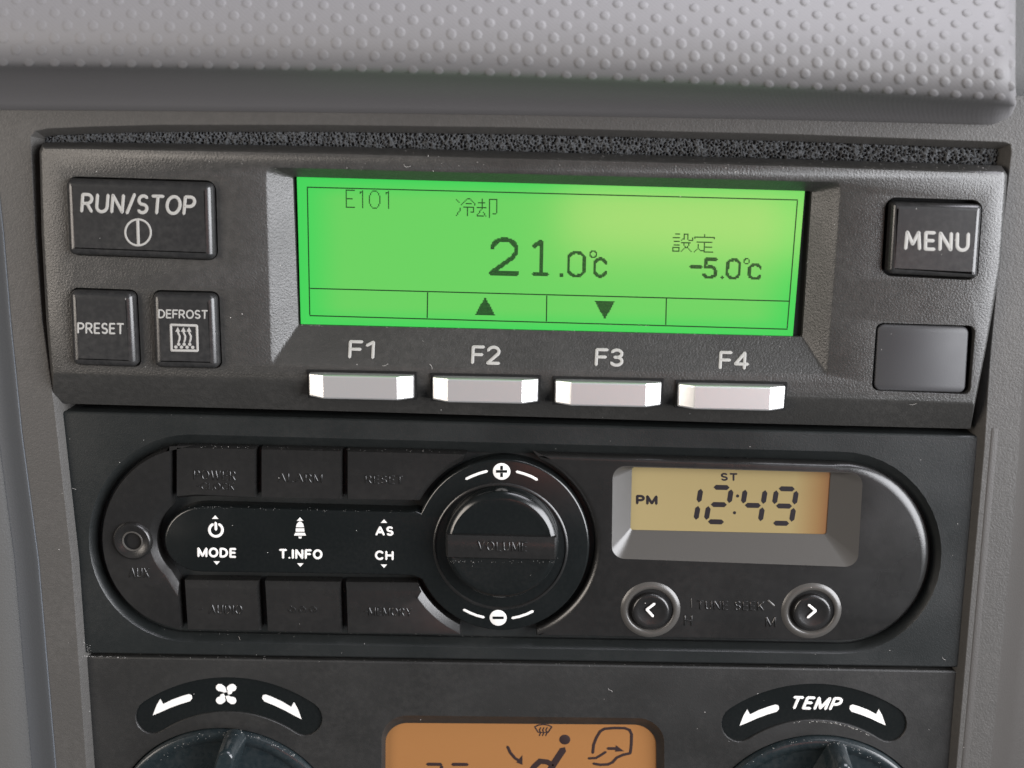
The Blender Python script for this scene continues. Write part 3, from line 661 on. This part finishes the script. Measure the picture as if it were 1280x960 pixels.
# white legends on the control bar
wt = MB(); Yw = -1.2
text(wt, 'MODE', (246.5, 696.5), (295.5, 697.5), (246.5, 684), Yw, .22); text(wt, 'T.INFO', (348.5, 698.5), (403, 699.3), (348.5, 686), Yw, .22)
text(wt, 'AS', (469, 669.5), (492, 670), (469, 657.5), Yw, .22); text(wt, 'CH', (468.5, 700), (492, 700.5), (468.5, 688), Yw, .22)
for x, y, s_ in ((269, 646.5, -1), (271, 703.5, 1), (375, 649, -1), (375.5, 706, 1), (480, 651.5, -1), (480, 707.5, 1)):
    polyflat(wt, [(x-4, y-2*s_), (x+4, y-2*s_), (x, y+2.4*s_)], Yw)
wt.stroke(ats(pe(269.8, 662.5, 8.2, 8, 118, 422, 20), Yw), .56, .05); lines(wt, [(269.5, 653.5), (269.8, 662)], Yw, .56)
polyflat(wt, [(370, 659), (371, 655), (373, 652.5), (375, 651.6), (377, 652.5), (379, 655), (380, 659)], Yw)
polyflat(wt, [(369.6, 664.5), (369.8, 660.3), (380.2, 660.3), (380.6, 664.5)], Yw)
polyflat(wt, [(367.6, 669.4), (369, 665.8), (381, 665.8), (382.6, 669.4)], Yw); polyflat(wt, [(373, 670.6), (377.4, 670.6), (376.6, 673), (373.8, 673)], Yw)
wt.disc(at(627, 589.3, Yw), 1.72); wt.disc(at(622.7, 772.3, Yw), 1.72)
for p_ in (((583, 598.5), (590, 595.2), (599, 591.7), (608.5, 589)), ((646, 589.7), (655, 592.2), (664, 595.6), (671, 599.5)), ((580, 762.3), (588, 766.3), (596, 769.4), (604.5, 771.6)), ((640.5, 772.5), (649, 770.8), (658, 767.8), (666, 764))):
    lines(wt, p_, Yw, .55)
obj('lettering', wt, M_white, ringpiece)
bs = MB()
def blk(x, y, hw, hh): bs.box(at(x-hw, y, 0).x, at(x+hw, y, 0).x, Yw-.075, Yw-.03, at(x, y+hh, Yw).z, at(x, y-hh, Yw).z)
def blk2(x, y, hw, hh):
    q = ats([(x-hw, y+hh), (x+hw, y+hh), (x+hw, y-hh), (x-hw, y-hh)], Yw-.06); bs.quad(*q)
blk2(627, 589.3, 7, 1.7); blk2(627, 589.3-4.5, 1.7, 2.6); blk2(627, 589.3+4.5, 1.7, 2.6);
obj('plus_mark', bs, M_gloss, ringpiece, flat=True); bs = MB(); blk2(622.7, 772.3, 7, 1.7); obj('minus_mark', bs, M_gloss, ringpiece, flat=True)
# relief (unpainted) lettering
def relief(parent, items, Y, m=M_rkey):
    b = MB()
    for s_, x0, x1, y0, y1 in items: text(b, s_, (x0, y1), (x1, y1+(x1-x0)*.02), (x0, y0), Y, .15, .16)
    return obj('relief_lettering', b, m, parent, 30)
relief(b1, [('POWER', 242, 295, 587, 600), ('-CLOCK', 246, 293, 602.5, 612)], Yp)
relief(b2, [('ALARM', 347.5, 403, 591, 602.5)], Yp); relief(b3, [('RESET', 456.5, 504, 593.5, 604.5)], Yp)
relief(b4, [('- AUDIO', 249, 303, 755, 767)], Yp); relief(b6, [('-MEMORY', 455, 515, 758.5, 769.5)], Yp)
dd_ = MB()
for x in (365, 378, 391.5): dd_.lathe(at(x, 762, Yp), [(.75, Yp), (.68, Yp-.14), (.42, Yp-.14), (.36, Yp)], 20)
obj('relief_lettering', dd_, M_rkey, b5, 30)
relief(b7, [('AUX', 161, 187, 709, 722)], Yp)
relief(body, [('TUNE SEEK', 871, 955, 750, 762), ('H', 855, 865.5, 768.5, 782), ('M', 957, 970, 770.5, 784)], Yp)
relief(grip, [('VOLUME', 597, 659, 676, 688.5)], -5.93)
t_ = MB(); lines(t_, [(864, 748), (864.5, 759)], Yp, .2, .12); lines(t_, [(960, 750.5), (967.5, 757)], Yp, .42, .14); obj('relief_lettering', t_, M_bezel, body)

# ================================================================== HEATER PANEL
hp = thing('heater_control_panel', 'worn black heater panel with two rotary knobs and an orange display, bottom of the stack', 'heater control', (0, 5, -80))
Yh = 0.2
hpoly = rnd(ats([(100, 820.5), (1203, 839), (1165, 1240), (135, 1240)], Yh), [.7, .7, 0, 0])
def banana(cx, cy, R, hw, a0, a1, sl, e=0):
    pts = pe(cx, cy, R+hw+e, R+hw+e, a0, a1, 24)
    c1 = pe(cx, cy, R, R, a1, a1, 1)[0]; c0 = pe(cx, cy, R, R, a0, a0, 1)[0]
    pts += pe(c1[0], c1[1], hw+e, hw+e, a1, a1+180, 10)[1:-1]
    pts += pe(cx, cy, R-hw-e, R-hw-e, a1, a0, 24)
    pts += pe(c0[0], c0[1], hw+e, hw+e, a0+180, a0+360, 10)[1:-1]
    return [(x, y+sl*(x-cx)) for x, y in pts]
BN = [(286, 1041, 172.5, 22, 56.5, 123.5, .012), (1017, 1050, 172.5, 23, 57, 122.5, -.004)]
hb = [[at(x, y, Yh) for x, y in banana(*q)] for q in BN]
oc = rnd(ats([(477, 894), (830, 898), (832, 1120), (476, 1120)], Yh), 5.5, 10); oi = rnd(ats([(482, 903.5), (820, 906), (822, 1110), (481, 1110)], Yh+1.6), 4.6, 10)
KN = [(286, 1053, 143), (1017, 1062, 144)]
kh = []
for x, y, r in KN:
    c = at(x, y, Yh); R_ = (at(x+r, y, Yh)-at(x-r, y, Yh)).length/2*.995; sc_z = 1.0
    top = at(x, y-r, Yh).z; c = Vector((c.x, Yh, top-R_)); kh.append((c, R_))
hm = MB()
khp = [[Vector((c.x+R_*math.cos(a*math.tau/128), Yh, c.z+R_*math.sin(a*math.tau/128))) for a in range(128)] for c, R_ in kh]
hm.slab(hpoly, 6, Yh, d=.35, wd=.35, holes=hb+[oc]+khp)
for h in hb: hm.loft([h, setY(inset(h, [.08]*len(h)), Yh+.1), setY(inset(h, [.14]*len(h)), Yh+.5)])
hm.loft([oc, setY(inset(oc, [.15]*len(oc)), Yh+.2), oi, setY(oi, Yh+2)])
for h in khp: hm.loft([h, setY(inset(h, [.2]*128), Yh+.3), setY(inset(h, [.3]*128), Yh+2.5)])
panel = obj('panel', hm, M_heater, hp, 30)
for i, h in enumerate(hb):
    b = MB(); b.cap(setY(inset(h, [-.05]*len(h)), Yh+.4)); pl = obj('arrow_plaque', b, M_gloss, hp, flat=True); Ya = Yh+.4
    pl['label'] = ('curved gloss plaque with a fan between two arrows', 'curved gloss plaque printed TEMP between two arrows')[i]
    t_ = MB(); A = [(191, 894), (196, 881), (200.5, 873.6), (204, 880), (215, 874.5), (228, 869.8), (236, 867.6), (239.6, 869), (240.3, 873), (237.5, 876.4), (225, 880.2), (212, 885), (201, 890)]
    ox, oy = ((0, 0), (733.5, 13))[i]
    polyflat(t_, [(x+ox, y+oy) for x, y in A], Ya, .05)
    mx_, my_, k = ((328, .1, 1.0), (1062, -.01, .92))[i]
    polyflat(t_, [(mx_+(240-x)*k, y+oy+my_*(240-x)) for x, y in A], Ya, .05)
    if i == 0:
        for sx_, sy_ in ((-1, -1), (1, -1), (-1, 1), (1, 1)):
            cx, cy = 282.6+sx_*7.7, 867.6+sy_*8; 
            t_.stroke(ats([(282.6+(sx_*1.5 if sx_*sy_ > 0 else sx_*4), 867.6+(sy_*4 if sx_*sy_ > 0 else sy_*1.5)), (cx-sx_*1.2, cy-sy_*1.2)], Ya), 1.0, .05)
            t_.disc(at(cx, cy, Ya), .86, .05)
            t_.disc(at(cx-sx_*2.5, cy-sy_*1, Ya), .75, .055)
    else:
        text(t_, 'TEMP', (988.5, 886.5), (1052, 888.3), (988.5, 869.8), Ya, .205, gap=.36, shear=.30)
    obj('lettering', t_, M_white, pl)
ob = MB(); ob.cap(setY(inset(oi, [-.1]*len(oi)), Yh+1.8)); od = obj('orange_display', ob, M_orange, hp, flat=True); Yo = Yh+1.76
ic = MB()
ic.disc(at(706, 924.5, Yo), 1.15, .02)
lines(ic, [(704, 937), (698, 946), (691.5, 956), (686, 966)], Yo, 1.45, .02); lines(ic, [(692, 957), (684, 952.5), (675, 951.5), (668, 958), (660, 970)], Yo, 1.2, .02)
lines(ic, [(634.5, 933.5), (638, 941), (644, 948), (651, 952)], Yo, .62, .02); polyflat(ic, [(653, 956), (645.5, 953), (653, 944)], Yo, .02)
lines(ic, [(668.5, 908.5), (673, 906.4), (679, 905.6), (685, 906.4), (689.8, 908.5)], Yo, .28, .02); lines(ic, [(668.5, 908.5), (673, 915.5)], Yo, .28, .02); lines(ic, [(689.8, 908.5), (685, 915.5)], Yo, .28, .02); lines(ic, [(673, 915.5), (685, 915.5)], Yo, .22, .02)
for x in (675, 679, 683): lines(ic, [(x+1, 909.5), (x-.6, 912.5), (x+.8, 916), (x-.8, 919.5)], Yo, .25, .02)
lines(ic, [(741, 941), (742, 931), (745.5, 922), (750, 914.5), (755.5, 911)], Yo, .6, .02); lines(ic, [(755.5, 911), (768, 910), (781, 910.2), (787, 912.5), (789.5, 918), (789.2, 930), (788, 941)], Yo, .6, .02)
lines(ic, [(788, 941.5), (779, 943.5), (771, 947), (765.5, 953), (760, 955.5), (750, 956), (742, 954.5)], Yo, .6, .02); lines(ic, [(736, 948), (745, 947.5), (751, 944), (757, 940)], Yo, .55, .02)
lines(ic, [(760, 935.6), (772, 935.8)], Yo, .65, .02); polyflat(ic, [(770, 931.5), (780, 939), (769, 939.5)], Yo, .02)
lines(ic, [(534.5, 955.3), (551, 955.5)], Yo, .75, .02); lines(ic, [(566, 955.5), (584, 955.6)], Yo, .75, .02); lines(ic, [(552, 958), (551, 972)], Yo, .7, .02)
obj('display_icons', ic, M_icon, od, 60)
for i, (c, R_) in enumerate(kh):
    b = MB(); b.lathe(c, [(R_-.35, Yh+2.2), (R_-.35, Yh-.6), (R_-.6, Yh-1.1), (R_-1.2, Yh-1.35), (R_-2.2, Yh-1.3), (R_-2.9, Yh-.7), (R_-3.4, Yh-.55), (R_-8, Yh-1.4), (R_-14, Yh-1.9), (0, Yh-2.1)], 144)
    kn = obj('rotary_knob', b, M_knob, hp, 40); kn['label'] = ('smoky rotary knob under the fan plaque', 'smoky rotary knob under the TEMP plaque')[i]
    # pointer grip: a tapering fin with a rounded end
    tip = (at(284, 941, -9.0), at(1061, 958, -9.0))[i]; d_ = (c-tip); d_.y = 0; ln = d_.length; d_.normalize(); nn = Vector((-d_.z, 0, d_.x)); fb = MB()
    d_, nn = (Vector((-.30, 0, -.95)).normalized(), Vector((-.42, 0, -.9)).normalized())[i], None
    nn = Vector((-d_.z, 0, d_.x)); rings = []
    for dep, wdt, off in ((-1.2, 2.35, -.5), (-4, 2.15, -.3), (-8.2, 1.85, .1), (-8.8, 1.7, .25), (-9.1, 1.35, .6)):
        rg = []
        for a in range(13): an = math.pi*a/12; rg.append(tip+Vector((0, dep+9.0, 0))+nn*(math.cos(an)*wdt)-d_*(math.sin(an)*wdt-1.6-off*0))
        rg.append(tip+Vector((0, dep+9.0, 0))-nn*wdt+d_*34); rg.append(tip+Vector((0, dep+9.0, 0))+nn*wdt+d_*34); rings.append([Vector((v.x, dep, v.z)) for v in rg])
    fb.loft(rings); fb.f.append(tuple(fb.add(rings[-1])))
    fn = obj('pointer_grip', fb, M_knob, kn, 40)

# ================================================================== DUST (specks and fibres lying on the surfaces)
bpy.context.view_layer.update(); dg = bpy.context.evaluated_depsgraph_get()
def hit(px, py):
    d = (RM @ Vector(((px-640)/FPX, 1.0, -(py-480)/FPX))).normalized()
    ok, loc, nrm, _, ob_, _ = SC.ray_cast(dg, CAM*MM, d)
    return (loc/MM, nrm) if ok else None
du = MB()
def speck(px, py, r):
    h_ = hit(px, py)
    if not h_: return
    p, n = h_
    ax = n.orthogonal().normalized(); ay = n.cross(ax); a0 = random.random()*6; k = [random.uniform(.5, 1.3) for _ in range(5)]
    base = [p+(ax*math.cos(a0+i*math.tau/5)+ay*math.sin(a0+i*math.tau/5))*r*k[i] for i in range(5)]; top = p+n*r*.7
    i_ = du.add(base+[top])
    for q in range(5): du.f.append((i_[q], i_[(q+1) % 5], i_[5]))
for _ in range(130): speck(random.uniform(60, 1250), random.uniform(200, 955), random.choice((.05, .06, .07, .09, .11)))
for _ in range(60): speck(random.uniform(300, 1250), random.uniform(185, 215), random.choice((.05, .07, .1)))
for _ in range(130): speck(random.uniform(380, 1000), 405+random.uniform(-2, 3)+(random.uniform(0, 0)), .05)
def along(a, b_, n, j, r0=.04, r1=.09):
    for _ in range(int(n*.6)):
        t = random.random(); speck(a[0]+(b_[0]-a[0])*t+random.gauss(0, j), a[1]+(b_[1]-a[1])*t+random.gauss(0, j), random.uniform(r0, r1))
for x0, y0 in ((388, 467), (544, 471.5), (698, 476), (852, 480)): along((x0, y0), (x0+125, y0+3.2), 40, .8, .03, .06)
along((376, 404.5), (990, 420), 160, .9, .04, .09); along((376, 404.5), (400, 405), 25, 1.2); along((960, 418), (1003, 421), 25, 1.5)
along((220, 633), (505, 640), 100, 1.0, .03, .06); along((250, 557.5), (580, 565), 90, 1.0, .03, .06); along((680, 572), (1050, 581), 60, .9, .03, .05)
along((230, 790), (640, 797), 70, 1.2, .03, .06); along((110, 819), (1190, 837), 150, 1.2, .03, .07); along((104, 820), (160, 822), 60, .7, .04, .08); along((104, 800), (112, 817), 40, 2, .04, .07)
along((562, 702), (695, 702), 60, 1.0, .03, .06); along((640, 193), (1250, 212), 120, 2.2, .03, .07)
for a in range(60): x, y = pe(286, 1049, 132, 132, random.uniform(50, 130), 0, 1)[0]; speck(x, y+random.gauss(0, 2), random.uniform(.04, .1))
for a in range(50): x, y = pe(1017, 1058, 132, 132, random.uniform(50, 130), 0, 1)[0]; speck(x, y+random.gauss(0, 2), random.uniform(.04, .09))
for a in range(60): x, y = pe(1017, 1051, 149, 149, random.uniform(62, 100), 0, 1)[0]; speck(x, y+random.gauss(0, .5), random.uniform(.05, .1))
def fibre(px, py, ln, ang):
    h_ = hit(px, py)
    if not h_: return
    p, n = h_; ax = n.orthogonal().normalized(); ay = n.cross(ax); pts = []; a = ang; q = p+n*.08
    for i in range(8): pts.append(q.copy()); q = q+(ax*math.cos(a)+ay*math.sin(a))*ln/8; a += random.uniform(-.4, .55)
    du.stroke(pts, .045, .03)
for px, py, ln, an in ((505, 205, 1.8, .9), (478, 457, 1.4, 2), (540, 462, 1.5, 4), (800, 408, 1.6, 1), (826, 411, 1.8, 1.7), (846, 413, 1.9, .6), (1008, 330, 2.2, 1), (1137, 505, 1.6, 2), (1216, 234, 1.4, 1), (612, 935, 1.6, 1.8), (674, 930, 1.4, .3), (1085, 695, 1.6, 2), (1178, 821, 1.2, 1), (760, 860, 1.5, 1.3), (430, 735, 1.2, .4), (1150, 640, 1.4, 2.2), (300, 800, 1.0, 1), (90, 610, 1, 2)): fibre(px, py, ln, an)
dob = obj('dust', du, M_dust, None, flat=True, kind='stuff'); dob['label'] = 'pale dust specks and short fibres lying over the controls'; dob['category'] = 'dust'
